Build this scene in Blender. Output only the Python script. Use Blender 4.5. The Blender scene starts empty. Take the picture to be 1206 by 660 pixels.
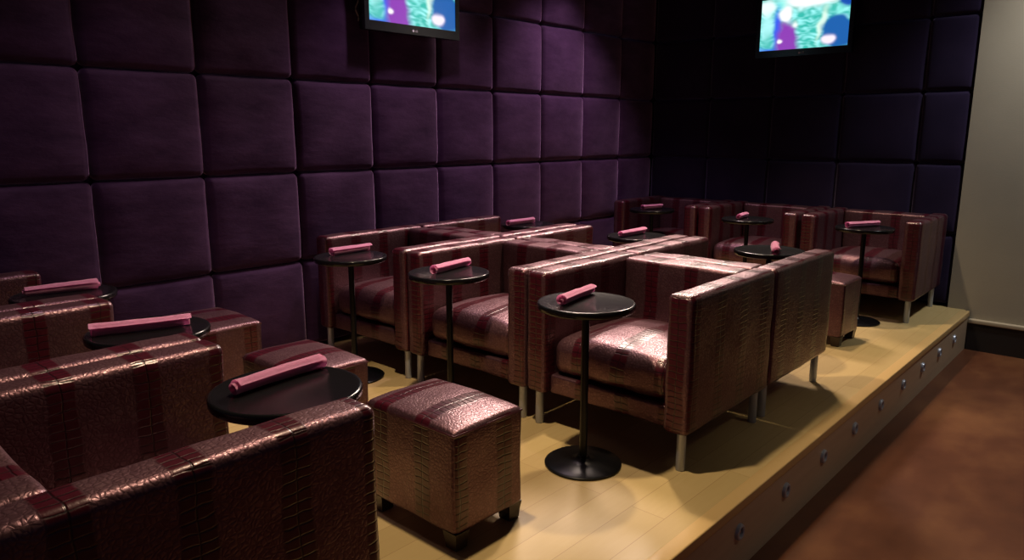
import bpy, bmesh, math, random
from mathutils import Vector, Matrix, Euler, noise

random.seed(7)
scene = bpy.context.scene
COL = scene.collection

# ------------------------------------------------------------------ camera
W_PX, H_PX = 1206, 660
F_PX = 859.49
cam_data = bpy.data.cameras.new('camera')
cam_data.sensor_fit = 'HORIZONTAL'
cam_data.sensor_width = 36.0
cam_data.lens = 36.0 * F_PX / W_PX
cam_data.clip_start = 0.05
cam = bpy.data.objects.new('camera', cam_data)
COL.objects.link(cam)
cam.location = (3.7222, -0.7064, 1.2722)
cam.rotation_euler = (math.radians(90 - 11.428), 0, math.radians(42.077))
scene.camera = cam

# ------------------------------------------------------------------ world, exposure
world = bpy.data.worlds.new('dim_room_light')
scene.world = world
world.use_nodes = True
world.node_tree.nodes['Background'].inputs[0].default_value = (0.56, 0.44, 0.80, 1)
world.node_tree.nodes['Background'].inputs[1].default_value = 0.034
scene.view_settings.view_transform = 'Standard'
scene.view_settings.look = 'None'
scene.view_settings.gamma = 1.0
scene.view_settings.exposure = 0.0
scene.view_settings.use_curve_mapping = False


def spot(name, loc, target, power, color, size_deg=90, blend=0.6, radius=0.05):
    l = bpy.data.lights.new(name, 'SPOT')
    l.energy = power
    l.color = color
    l.spot_size = math.radians(size_deg)
    l.spot_blend = blend
    l.shadow_soft_size = radius
    o = bpy.data.objects.new(name, l)
    COL.objects.link(o)
    o.location = loc
    d = Vector(target) - Vector(loc)
    o.rotation_euler = d.to_track_quat('-Z', 'Y').to_euler()
    return o


WARM = (1.0, 0.76, 0.50)
ROSE = (0.95, 0.66, 0.80)
spot('overhead_spot', (1.98, 0.8, 2.85), (1.98, 0.8, 0), 190, WARM, 90, 0.75)
spot('overhead_spot', (1.70, 2.35, 2.85), (1.85, 2.35, 0), 160, WARM, 86, 0.75)
spot('overhead_spot', (1.85, 4.00, 2.85), (1.95, 3.95, 0), 150, WARM, 84, 0.75)
spot('overhead_spot', (0.62, 3.95, 2.85), (0.45, 3.8, 0.3), 105, ROSE, 92, 0.8)
spot('overhead_spot', (0.62, 2.30, 2.85), (0.5, 2.3, 0.3), 55, ROSE, 90, 0.8)
# two unseen spots added over the far left to put sheen on the seat tops
spot('added_sheen_spot', (0.55, 3.30, 2.75), (1.75, 0.60, 0.4), 340, (1.0, 0.78, 0.66), 90, 0.9, 0.4)
spot('added_sheen_spot', (0.70, 5.00, 2.75), (2.0, 2.7, 0.4), 330, (1.0, 0.78, 0.66), 80, 0.9, 0.3)
spot('overhead_spot', (0.85, 0.60, 2.85), (0.6, 0.6, 0.0), 28, ROSE, 76, 0.9)  # added wall fill, keeps the seams visible at the left end
spot('overhead_spot', (3.60, 4.75, 3.05), (3.5, 5.38, 1.4), 175, (0.93, 0.92, 0.90), 105, 0.9, 0.1)
spot('overhead_spot', (4.55, 2.6, 2.9), (4.45, 2.6, -0.28), 62, (1.0, 0.84, 0.66), 80, 0.7, 0.1)


# ------------------------------------------------------------------ node helpers
class NT:
    def __init__(self, name):
        self.m = bpy.data.materials.new(name)
        self.m.use_nodes = True
        self.t = self.m.node_tree
        self.b = self.t.nodes['Principled BSDF']

    def n(self, kind, **kw):
        nd = self.t.nodes.new(kind)
        for k, v in kw.items():
            setattr(nd, k, v)
        return nd

    def link(self, a, b):
        self.t.links.new(a, b)

    def inp(self, sock, v):
        if isinstance(v, (int, float, tuple)):
            sock.default_value = v
        else:
            self.link(v, sock)

    def math(self, op, a, b=None, c=None, clamp=False):
        nd = self.n('ShaderNodeMath', operation=op)
        nd.use_clamp = clamp
        self.inp(nd.inputs[0], a)
        if b is not None:
            self.inp(nd.inputs[1], b)
        if c is not None:
            self.inp(nd.inputs[2], c)
        return nd.outputs[0]

    def mix(self, f, a, b):
        nd = self.n('ShaderNodeMix', data_type='RGBA')
        self.inp(nd.inputs[0], f)
        self.inp(nd.inputs[6], a)
        self.inp(nd.inputs[7], b)
        return nd.outputs[2]

    def mixf(self, f, a, b):
        nd = self.n('ShaderNodeMix', data_type='FLOAT')
        self.inp(nd.inputs[0], f)
        self.inp(nd.inputs[2], a)
        self.inp(nd.inputs[3], b)
        return nd.outputs[0]

    def noise(self, vec, scale, detail=3, rough=0.55):
        nd = self.n('ShaderNodeTexNoise')
        nd.inputs['Scale'].default_value = scale
        nd.inputs['Detail'].default_value = detail
        nd.inputs['Roughness'].default_value = rough
        if vec is not None:
            self.link(vec, nd.inputs['Vector'])
        return nd.outputs['Fac']

    def ramp(self, f, stops):
        nd = self.n('ShaderNodeValToRGB')
        cr = nd.color_ramp
        while len(cr.elements) < len(stops):
            cr.elements.new(0.5)
        for e, (p, c) in zip(cr.elements, stops):
            e.position = p
            e.color = c
        self.link(f, nd.inputs[0])
        return nd.outputs[0]

    def bump(self, h, strength, dist, prev=None):
        nd = self.n('ShaderNodeBump')
        nd.inputs['Strength'].default_value = strength
        nd.inputs['Distance'].default_value = dist
        self.link(h, nd.inputs['Height'])
        if prev is not None:
            self.link(prev, nd.inputs['Normal'])
        return nd.outputs[0]

    def set(self, **kw):
        names = dict(color='Base Color', rough='Roughness', metal='Metallic', coat='Coat Weight',
                     coat_rough='Coat Roughness', sheen='Sheen Weight', sheen_rough='Sheen Roughness',
                     sheen_tint='Sheen Tint', spec='Specular IOR Level', normal='Normal', ior='IOR',
                     emit='Emission Color', estr='Emission Strength', coat_normal='Coat Normal')
        for k, v in kw.items():
            self.inp(self.b.inputs[names[k]], v)
        return self.m


def simple(name, color, rough=0.5, metal=0.0, **kw):
    t = NT(name)
    co = t.n('ShaderNodeTexCoord').outputs['Object']
    f = t.noise(co, 40, 3)
    r = t.mixf(f, rough * 0.85, min(1, rough * 1.15))
    return t.set(color=(*color, 1), rough=r, metal=metal, **kw)


def mat_croc():
    t = NT('embossed_crocodile_leather')
    uv = t.n('ShaderNodeUVMap').outputs[0]
    rnd = t.n('ShaderNodeObjectInfo').outputs['Random']
    sep = t.n('ShaderNodeSeparateXYZ')
    t.link(uv, sep.inputs[0])
    wob = t.noise(uv, 9, 2)
    u0 = t.math('ADD', sep.outputs[0], t.math('MULTIPLY', t.math('SUBTRACT', wob, 0.5), 0.022))
    u = t.math('ADD', u0, t.math('MULTIPLY', rnd, 0.06))
    per = 0.20
    fr = t.math('FRACT', t.math('DIVIDE', t.math('ADD', u, 10.0), per))
    # distance from the stripe centre, in metres
    d = t.math('MULTIPLY', t.math('ABSOLUTE', t.math('SUBTRACT', fr, 0.5)), per)
    stripe = t.math('SUBTRACT', 1.0, t.math('MULTIPLY', t.math('SUBTRACT', d, 0.030, clamp=True), 140.0, clamp=True), clamp=True)
    # ladder of big scales inside the stripe
    vw = t.math('ADD', sep.outputs[1], t.math('MULTIPLY', t.noise(uv, 14, 2), 0.02))
    cmb = t.n('ShaderNodeCombineXYZ')
    t.link(t.math('SUBTRACT', t.math('MULTIPLY', fr, per), 0.5 * per), cmb.inputs[0])
    t.link(vw, cmb.inputs[1])
    br = t.n('ShaderNodeTexBrick', offset=0.0, squash=1.0)
    t.link(cmb.outputs[0], br.inputs['Vector'])
    br.inputs['Scale'].default_value = 1.0
    br.inputs['Brick Width'].default_value = 0.036
    br.inputs['Row Height'].default_value = 0.024
    br.inputs['Mortar Size'].default_value = 0.0034
    br.inputs['Mortar Smooth'].default_value = 1.0
    groove = br.outputs['Fac']
    # fine scales between the stripes
    vo = t.n('ShaderNodeTexVoronoi', feature='DISTANCE_TO_EDGE')
    t.link(uv, vo.inputs['Vector'])
    vo.inputs['Scale'].default_value = 80
    fine = t.math('MULTIPLY', vo.outputs['Distance'], 4.0, clamp=True)
    vc = t.n('ShaderNodeTexVoronoi', feature='F1')
    t.link(uv, vc.inputs['Vector'])
    vc.inputs['Scale'].default_value = 80
    sepc = t.n('ShaderNodeSeparateColor')
    t.link(vc.outputs['Color'], sepc.inputs[0])
    big = t.noise(uv, 7, 3)
    base = t.mix(big, (0.12, 0.048, 0.072, 1), (0.22, 0.125, 0.135, 1))
    base = t.mix(t.math('MULTIPLY', sepc.outputs[0], 0.3), base, (0.09, 0.026, 0.045, 1))
    base = t.mix(t.math('MULTIPLY', t.math('SUBTRACT', 1.0, fine, clamp=True), 0.4), base, (0.055, 0.016, 0.024, 1))
    lad = t.mix(t.noise(uv, 30, 2), (0.085, 0.006, 0.017, 1), (0.04, 0.004, 0.009, 1))
    lad = t.mix(groove, lad, (0.012, 0.003, 0.004, 1))
    col = t.mix(stripe, base, lad)
    hf = t.math('MULTIPLY', fine, 0.3)
    hl = t.math('MULTIPLY_ADD', groove, -1.2, 1.0)
    h = t.mixf(stripe, hf, t.math('MULTIPLY', hl, 0.36))
    h = t.math('ADD', h, t.math('MULTIPLY', t.noise(uv, 45, 3), 0.5))
    nrm = t.bump(h, 0.55, 0.0032)
    rough = t.mixf(stripe, 0.42, 0.3)
    return t.set(color=col, rough=rough, metal=t.mixf(stripe, 0.72, 0.2), normal=nrm,
                 coat=0.2, coat_rough=0.2, coat_normal=nrm, spec=0.6)


def mat_velvet():
    t = NT('tufted_purple_velvet')
    co = t.n('ShaderNodeTexCoord').outputs['Object']
    mp = t.n('ShaderNodeMapping')
    mp.inputs['Scale'].default_value = (1.0, 1.0, 2.6)
    t.link(co, mp.inputs[0])
    f = t.noise(mp.outputs[0], 3.2, 5, 0.65)
    g = t.noise(co, 240, 2)
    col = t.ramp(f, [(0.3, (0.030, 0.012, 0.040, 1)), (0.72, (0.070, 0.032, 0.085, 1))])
    nrm = t.bump(g, 0.25, 0.001)
    nrm = t.bump(f, 0.5, 0.012, nrm)
    return t.set(color=col, rough=0.85, sheen=1.0, sheen_rough=0.34, sheen_tint=(0.85, 0.55, 0.95, 1), normal=nrm, spec=0.1)


def mat_velvet_dark():
    t = NT('tufted_midnight_velvet')
    co = t.n('ShaderNodeTexCoord').outputs['Object']
    f = t.noise(co, 3.2, 5, 0.65)
    g = t.noise(co, 240, 2)
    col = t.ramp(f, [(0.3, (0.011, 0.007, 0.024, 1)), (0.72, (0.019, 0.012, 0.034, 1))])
    nrm = t.bump(g, 0.25, 0.001)
    return t.set(color=col, rough=0.9, sheen=0.7, sheen_rough=0.4, sheen_tint=(0.45, 0.38, 0.7, 1), normal=nrm, spec=0.1)


def mat_platform():
    t = NT('maple_platform_boards')
    co = t.n('ShaderNodeTexCoord').outputs['Object']
    rot = t.n('ShaderNodeMapping')
    rot.inputs['Rotation'].default_value = (0, 0, math.radians(90))
    t.link(co, rot.inputs[0])
    br = t.n('ShaderNodeTexBrick', offset=0.37)
    t.link(rot.outputs[0], br.inputs['Vector'])
    br.inputs['Scale'].default_value = 1.0
    br.inputs['Brick Width'].default_value = 1.3
    br.inputs['Row Height'].default_value = 0.13
    br.inputs['Mortar Size'].default_value = 0.0012
    br.inputs['Color1'].default_value = (0.46, 0.35, 0.145, 1)
    br.inputs['Color2'].default_value = (0.57, 0.44, 0.195, 1)
    br.inputs['Mortar'].default_value = (0.32, 0.2, 0.075, 1)
    mp = t.n('ShaderNodeMapping')
    mp.inputs['Scale'].default_value = (9, 0.9, 1)
    t.link(co, mp.inputs[0])
    g = t.noise(mp.outputs[0], 5, 5, 0.6)
    col = t.mix(t.math('MULTIPLY', g, 0.35), br.outputs['Color'], (0.36, 0.22, 0.08, 1))
    m2 = t.noise(co, 2.2, 3)
    col = t.mix(t.math('MULTIPLY', m2, 0.3), col, (0.62, 0.45, 0.24, 1))
    return t.set(color=col, rough=t.mixf(g, 0.32, 0.5), spec=0.4)


def mat_floor():
    t = NT('stained_red_brown_concrete')
    co = t.n('ShaderNodeTexCoord').outputs['Object']
    mp = t.n('ShaderNodeMapping')
    mp.inputs['Scale'].default_value = (1.0, 0.6, 1)
    t.link(co, mp.inputs[0])
    f = t.noise(mp.outputs[0], 2.4, 6, 0.62)
    g = t.noise(co, 16, 4)
    col = t.ramp(f, [(0.25, (0.040, 0.012, 0.006, 1)), (0.5, (0.098, 0.033, 0.015, 1)), (0.75, (0.185, 0.078, 0.030, 1))])
    col = t.mix(t.math('MULTIPLY', g, 0.3), col, (0.09, 0.030, 0.014, 1))
    return t.set(color=col, rough=t.mixf(f, 0.3, 0.5), spec=0.4, normal=t.bump(g, 0.15, 0.003))


def mat_plaster():
    t = NT('beige_plaster')
    co = t.n('ShaderNodeTexCoord').outputs['Object']
    f = t.noise(co, 3, 4)
    g = t.noise(co, 90, 3)
    col = t.mix(f, (0.30, 0.265, 0.20, 1), (0.36, 0.32, 0.245, 1))
    return t.set(color=col, rough=0.85, normal=t.bump(g, 0.25, 0.002))


def mat_napkin():
    t = NT('rose_pink_cotton')
    co = t.n('ShaderNodeTexCoord').outputs['Object']
    w = t.noise(co, 420, 2)
    f = t.noise(co, 18, 3)
    col = t.mix(f, (0.68, 0.25, 0.46, 1), (0.80, 0.36, 0.58, 1))
    return t.set(color=col, rough=0.85, sheen=0.3, normal=t.bump(w, 0.3, 0.001))


def mat_riser():
    t = NT('brown_laminate_riser')
    co = t.n('ShaderNodeTexCoord').outputs['Object']
    mp = t.n('ShaderNodeMapping')
    mp.inputs['Scale'].default_value = (1, 0.7, 7)
    t.link(co, mp.inputs[0])
    f = t.noise(mp.outputs[0], 5, 5)
    col = t.mix(f, (0.40, 0.30, 0.20, 1), (0.54, 0.42, 0.28, 1))
    return t.set(color=col, rough=0.4)


CROC = mat_croc()
VELVET = mat_velvet()
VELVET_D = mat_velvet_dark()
PLAT = mat_platform()
FLOOR = mat_floor()
PLASTER = mat_plaster()
NAPKIN = mat_napkin()
RISER = mat_riser()
EDGE = simple('maple_edge_strip', (0.58, 0.40, 0.17), 0.35)
BLACK_GLOSS = simple('black_lacquer', (0.006, 0.006, 0.007), 0.2, spec=0.3)
BLACK_METAL = simple('black_painted_metal', (0.004, 0.004, 0.005), 0.3, spec=0.25)
BLACK_PLASTIC = simple('black_bezel_plastic', (0.008, 0.009, 0.014), 0.22)
BLACK_MATT = simple('black_painted_board', (0.012, 0.010, 0.010), 0.5)
DARK_WOOD = simple('dark_stained_wood', (0.020, 0.008, 0.006), 0.35)
CHROME = simple('brushed_steel', (0.42, 0.46, 0.54), 0.36, 0.35)
CREAM = simple('cream_paint', (0.42, 0.36, 0.26), 0.5)
CEIL = simple('dark_ceiling_paint', (0.03, 0.026, 0.03), 0.9)
LOGO = simple('pale_grey_print', (0.55, 0.55, 0.6), 0.4)
PIPING = simple('maroon_piping', (0.06, 0.015, 0.02), 0.3)
LENS = simple('step_light_glass', (0.05, 0.05, 0.05), 0.1, coat=1.0)


# ------------------------------------------------------------------ mesh helpers
def axis_samples(half, r, flat_n, seg=3):
    """1-D samples from -half to half with rounded-edge steps near both ends."""
    inner = half - r
    s = [inner + r * math.tan(math.radians(45) * k / seg) for k in range(1, seg + 1)]
    mid = [-inner + 2 * inner * k / flat_n for k in range(flat_n + 1)]
    return [-x for x in reversed(s)] + mid + s


def soft_box(bm, size, center, r=0.02, flat=(4, 4, 4), seg=3, fn=None):
    """Rounded box with gridded faces; fn(p_local, half) may bulge the points."""
    hx, hy, hz = [s / 2 for s in size]
    half = (hx, hy, hz)
    S = [axis_samples(h, r, f, seg) for h, f in zip(half, flat)]
    cache = {}

    def vert(p):
        inner = Vector([max(-h + r, min(h - r, c)) for c, h in zip(p, half)])
        d = Vector(p) - inner
        q = inner + d.normalized() * r if d.length > 1e-9 else Vector(p)
        if fn:
            q = fn(q, half)
        q = q + Vector(center)
        k = (round(q.x, 5), round(q.y, 5), round(q.z, 5))
        if k not in cache:
            cache[k] = bm.verts.new(q)
        return cache[k]

    for ax in range(3):
        a, b = (ax + 1) % 3, (ax + 2) % 3
        for sgn in (-1, 1):
            grid = []
            for va in S[a]:
                row = []
                for vb in S[b]:
                    p = [0, 0, 0]
                    p[ax] = sgn * half[ax]
                    p[a] = va
                    p[b] = vb
                    row.append(vert(p))
                grid.append(row)
            for i in range(len(grid) - 1):
                for j in range(len(grid[0]) - 1):
                    q = [grid[i][j], grid[i + 1][j], grid[i + 1][j + 1], grid[i][j + 1]]
                    if sgn < 0:
                        q.reverse()
                    u = []
                    for v in q:
                        if v not in u:
                            u.append(v)
                    if len(u) >= 3:
                        try:
                            bm.faces.new(u)
                        except ValueError:
                            pass
    return bm


def box(bm, x0, x1, y0, y1, z0, z1):
    vs = [bm.verts.new((x, y, z)) for x in (x0, x1) for y in (y0, y1) for z in (z0, z1)]
    for f in ((0, 1, 3, 2), (4, 6, 7, 5), (0, 4, 5, 1), (2, 3, 7, 6), (0, 2, 6, 4), (1, 5, 7, 3)):
        bm.faces.new([vs[i] for i in f])


def lathe(bm, profile, center=(0, 0, 0), n=32, axis='Z'):
    rings = []
    for r, z in profile:
        ring = []
        for k in range(n):
            a = 2 * math.pi * k / n
            p = Vector((r * math.cos(a), r * math.sin(a), z))
            if axis == 'X':
                p = Vector((p.z, p.x, p.y))
            ring.append(bm.verts.new(p + Vector(center)))
        rings.append(ring)
    for a, b in zip(rings, rings[1:]):
        for k in range(n):
            bm.faces.new((a[k], a[(k + 1) % n], b[(k + 1) % n], b[k]))
    bm.faces.new(list(reversed(rings[0])))
    bm.faces.new(rings[-1])


def tube(bm, pts, r, n=8):
    rings = []
    for i, p in enumerate(pts):
        p = Vector(p)
        a = Vector(pts[max(0, i - 1)])
        b = Vector(pts[min(len(pts) - 1, i + 1)])
        t = (b - a).normalized()
        s = t.cross(Vector((0, 0, 1)))
        if s.length < 1e-3:
            s = t.cross(Vector((0, 1, 0)))
        s.normalize()
        u = s.cross(t)
        rings.append([bm.verts.new(p + (s * math.cos(2 * math.pi * k / n) + u * math.sin(2 * math.pi * k / n)) * r) for k in range(n)])
    for a, b in zip(rings, rings[1:]):
        for k in range(n):
            bm.faces.new((a[k], a[(k + 1) % n], b[(k + 1) % n], b[k]))
    bm.faces.new(list(reversed(rings[0])))
    bm.faces.new(rings[-1])


def obj(name, bm, mat, parent=None, smooth=True, uv=None, auto=40):
    bmesh.ops.recalc_face_normals(bm, faces=bm.faces)
    if uv:
        lay = bm.loops.layers.uv.new('UVMap')
        for f in bm.faces:
            for l in f.loops:
                l[lay].uv = uv(l.vert.co, f.normal)
    me = bpy.data.meshes.new(name)
    bm.to_mesh(me)
    bm.free()
    for p in me.polygons:
        p.use_smooth = smooth
    if smooth and auto:
        me.set_sharp_from_angle(angle=math.radians(auto))
    me.materials.append(mat)
    o = bpy.data.objects.new(name, me)
    COL.objects.link(o)
    if parent:
        o.parent = parent
    return o


def structure(name, bm, mat, smooth=False):
    o = obj(name, bm, mat, None, smooth)
    o['kind'] = 'structure'
    return o


def thing(name, label, cat, group=None):
    o = bpy.data.objects.new(name, None)
    o.empty_display_size = 0.1
    COL.objects.link(o)
    o['label'] = label
    o['category'] = cat
    if group:
        o['group'] = group
    return o


def copy_tree(o, parent=None):
    c = o.copy()
    COL.objects.link(c)
    c.parent = parent
    for ch in list(o.children):
        copy_tree(ch, c)
    return c


# ------------------------------------------------------------------ setting
B = 5.383          # front of the back wall panels
PW = 2.739         # platform edge
FZ = -0.285        # lower floor

bm = bmesh.new()
box(bm, -0.12, PW - 0.03, -2.2, B + 0.08, -0.03, 0.0)
o = structure('floor_platform', bm, PLAT)

bm = bmesh.new()
box(bm, PW - 0.06, PW - 0.006, -2.2, B - 0.03, FZ, -0.012)
structure('trim_1', bm, RISER)
bm = bmesh.new()
soft_box(bm, (0.06, B + 2.17, 0.042), (PW - 0.03, (B - 2.23) / 2, -0.0205), r=0.006, flat=(1, 30, 1), seg=2)
structure('trim_2', bm, EDGE, True)

bm = bmesh.new()
box(bm, -0.2, 8.5, -2.2, B + 0.1, FZ - 0.05, FZ)
structure('floor', bm, FLOOR)

bm = bmesh.new()
box(bm, -0.3, 8.5, -2.2, B + 0.1, 3.12, 3.2)
structure('ceiling', bm, CEIL)

PWID, PHGT = 0.5415, 0.5154
Z0 = 2.0804 - 4 * PHGT     # bottom of the lowest row


def bulge(ax, amt):
    a, b = [i for i in range(3) if i != ax]

    def fn(q, half):
        if q[ax] * fn.s <= 0:
            return q
        u = max(-1, min(1, q[a] / half[a]))
        v = max(-1, min(1, q[b] / half[b]))
        k = (1 - u ** 4) * (1 - v ** 4)
        n = noise.noise(Vector((q.x * 5 + fn.seed, q.y * 5, q.z * 5)))
        q = q.copy()
        q[ax] += fn.s * (amt * k + 0.006 * n * (1 - u * u) * (1 - v * v))
        # seams pull in and out slightly
        q[a] += 0.004 * noise.noise(Vector((fn.seed, q[b] * 6, 3))) * u
        q[b] += 0.004 * noise.noise(Vector((q[a] * 6, fn.seed, 9))) * v
        return q
    fn.seed = 0
    fn.s = 1
    return fn


bm = bmesh.new()
f = bulge(0, 0.022)
for i in range(-3, 9):
    y = 0.5189 + PWID * i
    for j in range(0, 6):
        z = Z0 + PHGT * j
        f.seed = random.random() * 50
        soft_box(bm, (0.075, PWID - 0.003, PHGT - 0.003), (-0.0375, y + PWID / 2, z + PHGT / 2), r=0.034, flat=(1, 10, 10), seg=4, fn=f)
box(bm, -0.12, -0.06, -1.15, B + 0.06, -0.03, 3.12)
structure('wall_left', bm, VELVET, True)

BW = 0.5668
bm = bmesh.new()
f = bulge(1, 0.018)
f.s = -1
for i in range(5):
    x0, x1 = i * BW, min((i + 1) * BW, 2.585)
    for j in range(0, 6):
        z = Z0 + PHGT * j
        f.seed = random.random() * 50
        soft_box(bm, (x1 - x0 - 0.003, 0.075, PHGT - 0.003), ((x0 + x1) / 2, B + 0.0375, z + PHGT / 2), r=0.032, flat=(10, 1, 10), seg=4, fn=f)
box(bm, -0.12, 2.585, B + 0.06, B + 0.12, -0.03, 3.12)
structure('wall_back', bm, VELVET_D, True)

bm = bmesh.new()
box(bm, 2.59, 8.5, B - 0.012, B + 0.1, FZ, 3.12)
structure('wall_back_right', bm, PLASTER)
bm = bmesh.new()
box(bm, PW, 8.5, B - 0.045, B - 0.012, FZ, -0.085)
structure('baseboard_back', bm, BLACK_MATT)
bm = bmesh.new()
soft_box(bm, (8.5 - PW, 0.045, 0.03), ((8.5 + PW) / 2, B - 0.034, -0.070), r=0.006, flat=(2, 1, 1), seg=2)
structure('trim_3', bm, CREAM, True)


# ------------------------------------------------------------------ club chair
CW, CD, CH, CB = 0.795, 0.73, 0.693, 0.155
ARM = 0.108


def uv_arm(off):
    def f(co, n):
        if abs(n.y) > 0.75:
            return (co.x + off, co.z)
        if abs(n.z) > 0.75:
            return (co.y, co.x + 0.693)
        return (co.y, co.z)
    return f


def uv_back(co, n):
    if abs(n.x) > 0.75:
        return (co.y, co.z)
    if abs(n.z) > 0.75:
        return (co.x, co.y + 0.693)
    return (co.x, co.z)


def uv_seat(co, n):
    if abs(n.z) > 0.6:
        return (co.x, co.y)
    if abs(n.x) > 0.8:
        return (co.y, co.z)
    return (co.x, co.z * 0.9 - 0.7)


def leather_fn(amp, seed, dome=0.0, front=0.0):
    def fn(q, half):
        p = q.copy()
        u, v, w = (q.x / half[0], q.y / half[1], q.z / half[2])
        nrm = Vector((u ** 5, v ** 5, w ** 5))
        if nrm.length > 1e-6:
            nrm.normalize()
        p += nrm * amp * noise.noise(Vector((q.x * 9 + seed, q.y * 9, q.z * 9)))
        if dome and w > 0:
            p.z += dome * max(0, 1 - u ** 2) ** 0.7 * max(0, 1 - v ** 2) ** 0.6 * w
        if front and v < 0:
            p.y += front * v * max(0, 1 - u ** 4) * max(0, 1 - w * w)
        return p
    return fn


def make_chair():
    t = thing('club_chair', '', 'chair', None)
    for s in (-1, 1):
        bm = bmesh.new()
        soft_box(bm, (ARM, CD, CH - CB), (s * (CW - ARM) / 2, 0, (CH + CB) / 2), r=0.024, flat=(3, 16, 12), seg=3, fn=leather_fn(0.004, s * 5))
        obj('armrest', bm, CROC, t, uv=uv_arm(0.1265 if s > 0 else 0.0135))
    bm = bmesh.new()
    soft_box(bm, (CW - 2 * ARM - 0.002, 0.13, CH - CB - 0.02), (0, CD / 2 - 0.067, (CH + CB - 0.02) / 2 + 0.012), r=0.02, flat=(14, 3, 12), seg=3, fn=leather_fn(0.005, 2, 0.0, 0.012))
    obj('backrest', bm, CROC, t, uv=uv_back)
    bm = bmesh.new()
    soft_box(bm, (CW - 2 * ARM - 0.002, CD - 0.15, 0.085), (0, -0.04, CB + 0.045), r=0.012, flat=(10, 6, 2), seg=2, fn=leather_fn(0.003, 8))
    obj('seat_base', bm, CROC, t, uv=uv_seat)
    bm = bmesh.new()
    soft_box(bm, (CW - 2 * ARM - 0.008, CD - 0.185, 0.155), (0, -CD / 2 + 0.048 + (CD - 0.185) / 2, 0.322), r=0.05, flat=(14, 12, 4), seg=5, fn=leather_fn(0.006, 12, 0.045, 0.012))
    obj('seat_cushion', bm, CROC, t, uv=uv_seat)
    for x in (-1, 1):
        for y in (-1, 1):
            bm = bmesh.new()
            lathe(bm, [(0.0165, 0), (0.018, 0.003), (0.018, 0.165)], (x * (CW / 2 - 0.045), y * (CD / 2 - 0.045), 0), 20)
            obj('leg', bm, CHROME, t)
    return t


GC = 'patterned club chairs'
XC = [2.50 - CW / 2, 2.50 - CW * 1.5 - 0.008, 2.50 - CW * 2.5 - 0.016]   # platform-edge, middle, wall side
Y_FRONT = 1.6167
ROW_A = Y_FRONT + CD / 2
ROW_B = Y_FRONT + CD * 1.5 + 0.005
ROW_L = 0.212 - CD / 2
ROW_R = 4.626 + CD / 2
chairs = [
    (XC[0], ROW_A, 0, 'club chair facing the camera side, at the platform edge behind the nearest full table'),
    (XC[1], ROW_A, 0, 'middle club chair in the near row of the back-to-back block'),
    (XC[2], ROW_A, 0, 'club chair in the near row of the back-to-back block, against the purple wall'),
    (XC[0], ROW_B, math.pi, 'club chair in the far row of the back-to-back block, at the platform edge'),
    (XC[1], ROW_B, math.pi, 'middle club chair in the far row of the back-to-back block'),
    (XC[2], ROW_B, math.pi, 'club chair in the far row of the back-to-back block, against the purple wall'),
    (XC[0], ROW_L, math.pi, 'largest foreground club chair, its dark outer arm filling the bottom left corner'),
    (XC[1], ROW_L, math.pi, 'foreground club chair second from the camera, between two others at left'),
    (XC[2], ROW_L, math.pi, 'foreground club chair beside the purple wall at the left frame edge'),
    (XC[0] + 0.03, ROW_R, 0, 'club chair by the back wall nearest the beige wall'),
    (XC[1] + 0.01, ROW_R, 0, 'middle club chair of the three along the dark back wall'),
    (XC[2], ROW_R, 0, 'club chair in the far corner where purple and dark walls meet'),
]
chair0 = make_chair()
for i, (x, y, rz, lab) in enumerate(chairs):
    c = chair0 if i == 0 else copy_tree(chair0)
    c.location = (x, y, 0)
    c.rotation_euler = (0, 0, rz)
    c['label'] = lab
    c['group'] = GC


# ------------------------------------------------------------------ ottoman
def make_ottoman():
    t = thing('ottoman', '', 'ottoman')
    w, d, z0, z1 = 0.43, 0.31, 0.055, 0.395
    bm = bmesh.new()
    soft_box(bm, (w, d, z1 - z0), (0, 0, (z0 + z1) / 2), r=0.018, flat=(12, 10, 10), seg=3, fn=leather_fn(0.004, 31, 0.022))
    obj('body', bm, CROC, t, uv=lambda co, n: (co.x, co.y) if abs(n.z) > 0.6 else ((co.y, co.z) if abs(n.x) > 0.75 else (co.x, co.z)))
    bm = bmesh.new()
    pts = []
    hw, hd = w / 2 - 0.004, d / 2 - 0.004
    for a, b in (((-hw, -hd), (hw, -hd)), ((hw, -hd), (hw, hd)), ((hw, hd), (-hw, hd)), ((-hw, hd), (-hw, -hd))):
        for k in range(8):
            q = k / 8
            pts.append((a[0] + (b[0] - a[0]) * q, a[1] + (b[1] - a[1]) * q, z1 - 0.012))
    pts.append(pts[0])
    tube(bm, pts, 0.0045, 6)
    obj('piping', bm, PIPING, t)
    for sx in (-1, 1):
        for sy in (-1, 1):
            bm = bmesh.new()
            lathe(bm, [(0.030, 0), (0.033, 0.003), (0.036, 0.03), (0.043, 0.062)], (0, 0, 0), 4)
            bmesh.ops.rotate(bm, verts=bm.verts, cent=(0, 0, 0), matrix=Matrix.Rotation(math.pi / 4, 3, 'Z'))
            bmesh.ops.translate(bm, verts=bm.verts, vec=(sx * (w / 2 - 0.033), sy * (d / 2 - 0.033), 0))
            obj('foot', bm, DARK_WOOD, t, smooth=False)
    return t


ott0 = make_ottoman()
for i, (x, y, lab) in enumerate([
        (2.022, 0.838, 'nearest ottoman, fully visible on the pale platform boards'),
        (1.235, 0.812, 'ottoman just behind the round table in the left foreground'),
        (0.375, 0.835, 'ottoman close to the purple wall at left'),
        (2.140, 3.905, 'far ottoman beyond the back-to-back chairs, close to the platform edge')]):
    o = ott0 if i == 0 else copy_tree(ott0)
    o.location = (x, y, 0)
    o['label'] = lab
    o['group'] = 'patterned ottomans with dark feet'


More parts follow.
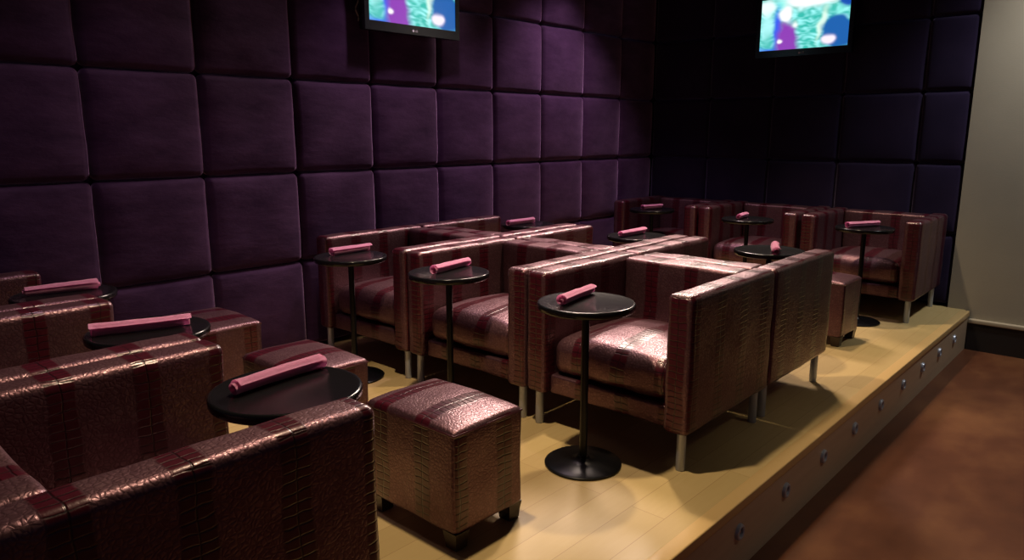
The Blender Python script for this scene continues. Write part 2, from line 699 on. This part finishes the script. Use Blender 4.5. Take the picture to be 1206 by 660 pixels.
# ------------------------------------------------------------------ tables
def make_table():
    t = thing('pedestal_table', '', 'table')
    bm = bmesh.new()
    lathe(bm, [(0.150, 0.624), (0.180, 0.626), (0.184, 0.630), (0.185, 0.644), (0.183, 0.650), (0.178, 0.652), (0.172, 0.6505), (0.02, 0.6505)], n=56)
    obj('table_top', bm, BLACK_GLOSS, t, auto=50)
    bm = bmesh.new()
    lathe(bm, [(0.015, 0.012), (0.015, 0.616), (0.045, 0.620), (0.045, 0.627)], n=24)
    obj('pole', bm, BLACK_METAL, t, auto=50)
    bm = bmesh.new()
    lathe(bm, [(0.145, 0), (0.150, 0.003), (0.150, 0.008), (0.142, 0.013), (0.060, 0.018), (0.030, 0.024), (0.022, 0.036)], n=48)
    obj('base', bm, BLACK_METAL, t, auto=50)
    return t


TABLES = [  # x, y, label, napkin offset, napkin angle from +x, napkin label
    (2.145, 1.455, 'pedestal table nearest the platform edge and camera, its pole and round base in view', (-0.05, 0.01), 102, 'table in front of the platform-edge chair facing the camera', 0.26),
    (1.325, 1.52, 'pedestal table before the middle chair of the near row', (-0.035, 0.05), 97, 'table before the middle chair of the near row', 0.26),
    (0.625, 1.485, 'pedestal table before the wall-side chair of the near row', (-0.08, 0.06), 95, 'table before the wall-side chair of the near row', 0.25),
    (2.155, 0.196, 'round table top, largest in view, behind the foreground chair arm at left', (-0.06, 0.02), 95, 'large table top in the left foreground', 0.27),
    (1.33, 0.196, 'table behind the second foreground chair, rim barely showing', (0.0, -0.02), 72, 'second foreground table, above the paired chair arms', 0.28),
    (0.53, 0.196, 'table of the wall-side foreground chair at far left', (-0.02, 0.0), 84, 'farthest left table, beside the purple wall', 0.26),
    (0.42, 3.115, 'table hidden behind the wall-side chairs of the back-to-back block', (-0.02, -0.05), 86, 'table behind the back-to-back chairs, against the purple wall', 0.25),
    (1.31, 3.115, 'table beyond the middle of the back-to-back chairs', (-0.03, -0.01), 92, 'table behind the middle of the back-to-back chairs', 0.26),
    (2.145, 3.115, 'table beyond the platform-edge end of the back-to-back chairs', (0.045, -0.03), 112, 'table beyond the back-to-back chairs, seen end on', 0.24),
    (0.53, 4.56, 'table in the far corner before the dark chair', (0.0, 0.0), 75, 'table in the far dark corner', 0.2),
    (1.42, 4.43, 'table before the middle chair along the back wall', (-0.04, 0.0), 100, 'table before the middle chair along the back wall', 0.2),
    (2.22, 4.48, 'table before the chair nearest the beige wall', (-0.02, 0.02), 60, 'table before the chair nearest the beige wall', 0.26),
]


def make_napkin(seed, length, turns=2.3):
    rnd = random.Random(seed)
    bm = bmesh.new()
    n_a, n_l = 44, 16
    rows = []
    flare = rnd.uniform(-0.12, 0.12)
    for j in range(n_l + 1):
        s = j / n_l - 0.5
        row = []
        for i in range(n_a + 1):
            q = i / n_a
            ang = q * turns * 2 * math.pi + 0.8
            rr = (0.006 + 0.018 * q) * (1 + flare * s * 2)
            rr += 0.0018 * noise.noise(Vector((s * 7 + seed, math.cos(ang) * 1.5, math.sin(ang) * 1.5)))
            stagger = 0.007 * math.sin(q * 5 + seed)
            x = s * length * (1 - 0.03 * (1 - q)) + stagger * (1 if s > 0 else -1) * abs(s) * 2
            # a slight bend along the roll
            row.append(bm.verts.new((x, math.cos(ang) * rr + 0.006 * math.cos(s * 3.0 + seed), math.sin(ang) * rr * 0.92)))
        rows.append(row)
    for a, b in zip(rows, rows[1:]):
        for i in range(n_a):
            bm.faces.new((a[i], a[i + 1], b[i + 1], b[i]))
    bmesh.ops.solidify(bm, geom=list(bm.faces), thickness=0.0016)
    zmin = min(v.co.z for v in bm.verts)
    for v in bm.verts:
        v.co.z -= zmin
    return bm


tab0 = make_table()
for i, (x, y, lab, off, ang, nlab, nlen) in enumerate(TABLES):
    t = tab0 if i == 0 else copy_tree(tab0)
    t.location = (x, y, 0)
    t['label'] = 'black ' + lab
    t['group'] = 'black pedestal cocktail tables'
    n = obj('rolled_napkin', make_napkin(i * 3.7 + 1, nlen), NAPKIN, auto=60)
    n.location = (x + off[0], y + off[1], 0.6508)
    n.rotation_euler = (0, 0, math.radians(ang))
    n['label'] = 'pink rolled napkin on the ' + nlab
    n['category'] = 'napkin'
    n['group'] = 'rolled pink napkins on the tables'


# ------------------------------------------------------------------ televisions
def screen_color(u, v):
    """u to the right, v down, both 0..1: a soft picture of coloured patches."""
    def g(cx, cy, sx, sy, p=2):
        return math.exp(-(((u - cx) / sx) ** 2 + ((v - cy) / sy) ** 2) ** (p / 2))
    du = 0.03 * noise.noise(Vector((u * 9, v * 6, 4.0)))
    dv = 0.06 * noise.noise(Vector((u * 8, v * 7, 8.0)))
    u, v = u + du, v + dv
    c = Vector((0.04, 0.50, 0.42))
    ripple = noise.noise(Vector((u * 14, v * 22, 1.0)))
    c = c.lerp(Vector((0.35, 0.95, 0.95)), max(0, min(1, 0.35 + ripple * 1.2)))

    def over(col, k):
        nonlocal c
        c = c.lerp(Vector(col), max(0, min(1, k)))
    over((0.95, 1.0, 1.0), 1.3 * g(0.55, 0.06, 0.34, 0.17, 4))
    over((0.2, 0.9, 0.8), 0.8 * g(0.22, 0.1, 0.08, 0.12))
    over((0.85, 1.0, 1.0), 1.2 * g(0.07, 0.15, 0.09, 0.16, 4))
    over((0.45, 0.95, 0.95), 0.9 * g(0.08, 0.5, 0.09, 0.25, 4))
    over((0.1, 0.55, 0.5), 0.8 * g(0.09, 0.85, 0.09, 0.12))
    over((0.04, 0.12, 0.85), 1.1 * g(0.2, 0.6, 0.05, 0.4, 3))
    over((0.03, 0.1, 0.8), 1.0 * g(0.1, 1.0, 0.16, 0.06))
    over((0.27, 0.05, 0.46), 1.3 * g(0.30 + 0.06 * (v - 0.5), 0.85, 0.07 + 0.06 * v, 0.45, 4))
    over((0.95, 1.0, 1.0), 1.4 * g(0.29, 0.32, 0.075, 0.13, 4))
    over((0.9, 1.0, 0.95), 1.2 * g(0.39, 0.53, 0.035, 0.06))
    over((1.0, 0.9, 1.0), 1.3 * g(0.235, 0.84, 0.03, 0.05, 4))
    over((0.75, 1.0, 0.85), 1.1 * g(0.71 - 0.14 * (v - 0.5), 0.55, 0.035, 0.3, 3))
    over((0.015, 0.12, 0.42), 1.4 * g(0.92 - 0.10 * (1 - v), 0.72, 0.13 + 0.07 * v, 0.33, 6))
    over((0.01, 0.08, 0.45), 1.4 * g(0.95, 0.1, 0.075, 0.17, 4))
    over((0.3, 0.95, 0.85), 0.9 * g(0.90, 0.33, 0.06, 0.07))
    over((0.95, 0.85, 1.0), 1.3 * g(0.79, 0.86, 0.07, 0.09, 4))
    return c


def mat_screen():
    t = NT('lit_television_picture')
    a = t.n('ShaderNodeVertexColor', layer_name='picture')
    return t.set(color=(0.01, 0.01, 0.01, 1), rough=0.2, emit=a.outputs[0], estr=1.08)


SCREEN = mat_screen()


def make_tv():
    """Faces -Y, origin at the middle of its back; 0.76 wide, 0.48 high."""
    t = thing('television', '', 'television')
    w, h, d = 0.755, 0.475, 0.055
    sw, sh = 0.69, 0.392
    zs = 0.012
    bm = bmesh.new()   # housing
    soft_box(bm, (w, d, h), (0, -d / 2, 0), r=0.012, flat=(4, 1, 4), seg=3)
    soft_box(bm, (w * 0.7, 0.03, h * 0.6), (0, 0.008, -0.01), r=0.01, flat=(2, 1, 2), seg=2)
    obj('housing', bm, BLACK_PLASTIC, t)
    bm = bmesh.new()   # raised bezel frame
    y0, y1 = -d - 0.008, -d + 0.004
    zt, zb = zs + sh / 2, zs - sh / 2
    box(bm, -w / 2, w / 2, y0, y1, -h / 2, zb)
    box(bm, -w / 2, w / 2, y0, y1, zt, h / 2)
    box(bm, -w / 2, -sw / 2, y0, y1, zb, zt)
    box(bm, sw / 2, w / 2, y0, y1, zb, zt)
    obj('bezel', bm, BLACK_PLASTIC, t, smooth=False)
    NX, NZ = 96, 56
    bm = bmesh.new()
    g = [[bm.verts.new((-sw / 2 + sw * i / NX, -d - 0.0025, zt - sh * j / NZ)) for j in range(NZ + 1)] for i in range(NX + 1)]
    for i in range(NX):
        for j in range(NZ):
            bm.faces.new((g[i][j], g[i][j + 1], g[i + 1][j + 1], g[i + 1][j]))
    s = obj('screen', bm, SCREEN, t, smooth=False)
    at = s.data.color_attributes.new('picture', 'FLOAT_COLOR', 'POINT')
    for k, v in enumerate(s.data.vertices):
        c = screen_color((v.co.x + sw / 2) / sw, (zt - v.co.z) / sh)
        at.data[k].color = (c.x, c.y, c.z, 1)
    # maker's mark in the middle of the lower bezel: a small disc and two letters
    bm = bmesh.new()
    lathe(bm, [(0.0075, 0), (0.0075, 0.001)], n=20)
    bmesh.ops.rotate(bm, verts=bm.verts, cent=(0, 0, 0), matrix=Matrix.Rotation(math.pi / 2, 3, 'X'))
    bmesh.ops.translate(bm, verts=bm.verts, vec=(-0.015, y0, -h / 2 + 0.022))
    x0, zc, T = 0.0, -h / 2 + 0.022, 0.0018

    def bar(a0, a1, b0, b1):
        box(bm, x0 + a0, x0 + a1, y0 - 0.001, y0 + 0.0005, zc + b0, zc + b1)
    bar(0, T, -0.006, 0.006)
    bar(0, 0.007, -0.006, -0.006 + T)
    bar(0.010, 0.010 + T, -0.006, 0.006)
    bar(0.010, 0.019, -0.006, -0.006 + T)
    bar(0.010, 0.019, 0.006 - T, 0.006)
    bar(0.019 - T, 0.019, -0.006, 0.0005)
    bar(0.0145, 0.019, -0.0008, 0.0008)
    obj('maker_mark', bm, LOGO, t, smooth=False)
    bm = bmesh.new()   # wall bracket
    box(bm, -0.14, 0.14, 0.0, 0.022, -0.12, 0.12)
    box(bm, -0.10, -0.07, 0.0, 0.045, -0.14, 0.14)
    box(bm, 0.07, 0.10, 0.0, 0.045, -0.14, 0.14)
    obj('wall_bracket', bm, BLACK_METAL, t, smooth=False)
    return t


tv = make_tv()
tv.location = (0.063, 2.388, 2.10)
tv.rotation_euler = (0, 0, math.radians(90))
tv['label'] = 'lit television on the long purple tufted wall, cut by the top edge'
tv['group'] = 'wall televisions'
bm = bmesh.new()
tube(bm, [(-0.392 + 0.010 * math.cos(k * 0.9), -0.01, 0.02 - 0.014 * k) for k in range(16)], 0.004, 8)
cb = obj('cable', bm, CREAM, tv)  # pale wavy tube along one side of the housing
cb['label'] = 'pale cable looping beside the housing'

tv2 = copy_tree(tv)
for ch in list(tv2.children):
    if ch.name.startswith('cable'):
        bpy.data.objects.remove(ch)
tv2.location = (1.402, 5.320, 2.105)
tv2.rotation_euler = (0, 0, 0)
tv2['label'] = 'lit television on the dark back wall, near the beige wall'
tv2['group'] = 'wall televisions'


# ------------------------------------------------------------------ step lights in the riser
ORD = ['nearest the camera', 'second from the camera', 'third from the camera', 'fourth from the camera', 'fifth, midway along',
       'sixth from the camera', 'seventh from the camera', 'second from the far end', 'farthest, by the beige wall']


def make_step_light():
    t = thing('step_light', '', 'step light')
    bm = bmesh.new()
    n = 28
    prof = [(0.016, -0.004), (0.017, 0.008), (0.022, 0.011), (0.028, 0.009), (0.031, 0.001), (0.031, -0.004)]
    rings = []
    for r, z in prof:
        rings.append([bm.verts.new((z, r * math.cos(2 * math.pi * k / n), r * math.sin(2 * math.pi * k / n))) for k in range(n)])
    for a, b in zip(rings, rings[1:] + rings[:1]):
        for k in range(n):
            bm.faces.new((a[k], a[(k + 1) % n], b[(k + 1) % n], b[k]))
    obj('ring', bm, CHROME, t)
    bm = bmesh.new()
    lathe(bm, [(0.0165, -0.003), (0.0165, 0.001), (0.011, 0.004), (0.003, 0.005)], n=24, axis='X')
    obj('lens', bm, LENS, t)
    return t


sl0 = make_step_light()
for k in range(9):
    s = sl0 if k == 0 else copy_tree(sl0)
    s.location = (PW - 0.004, 1.594 + 0.4167 * k, -0.122)
    s['label'] = 'small round chrome light in the platform riser, ' + ORD[k]
    s['group'] = 'round lights along the platform riser'
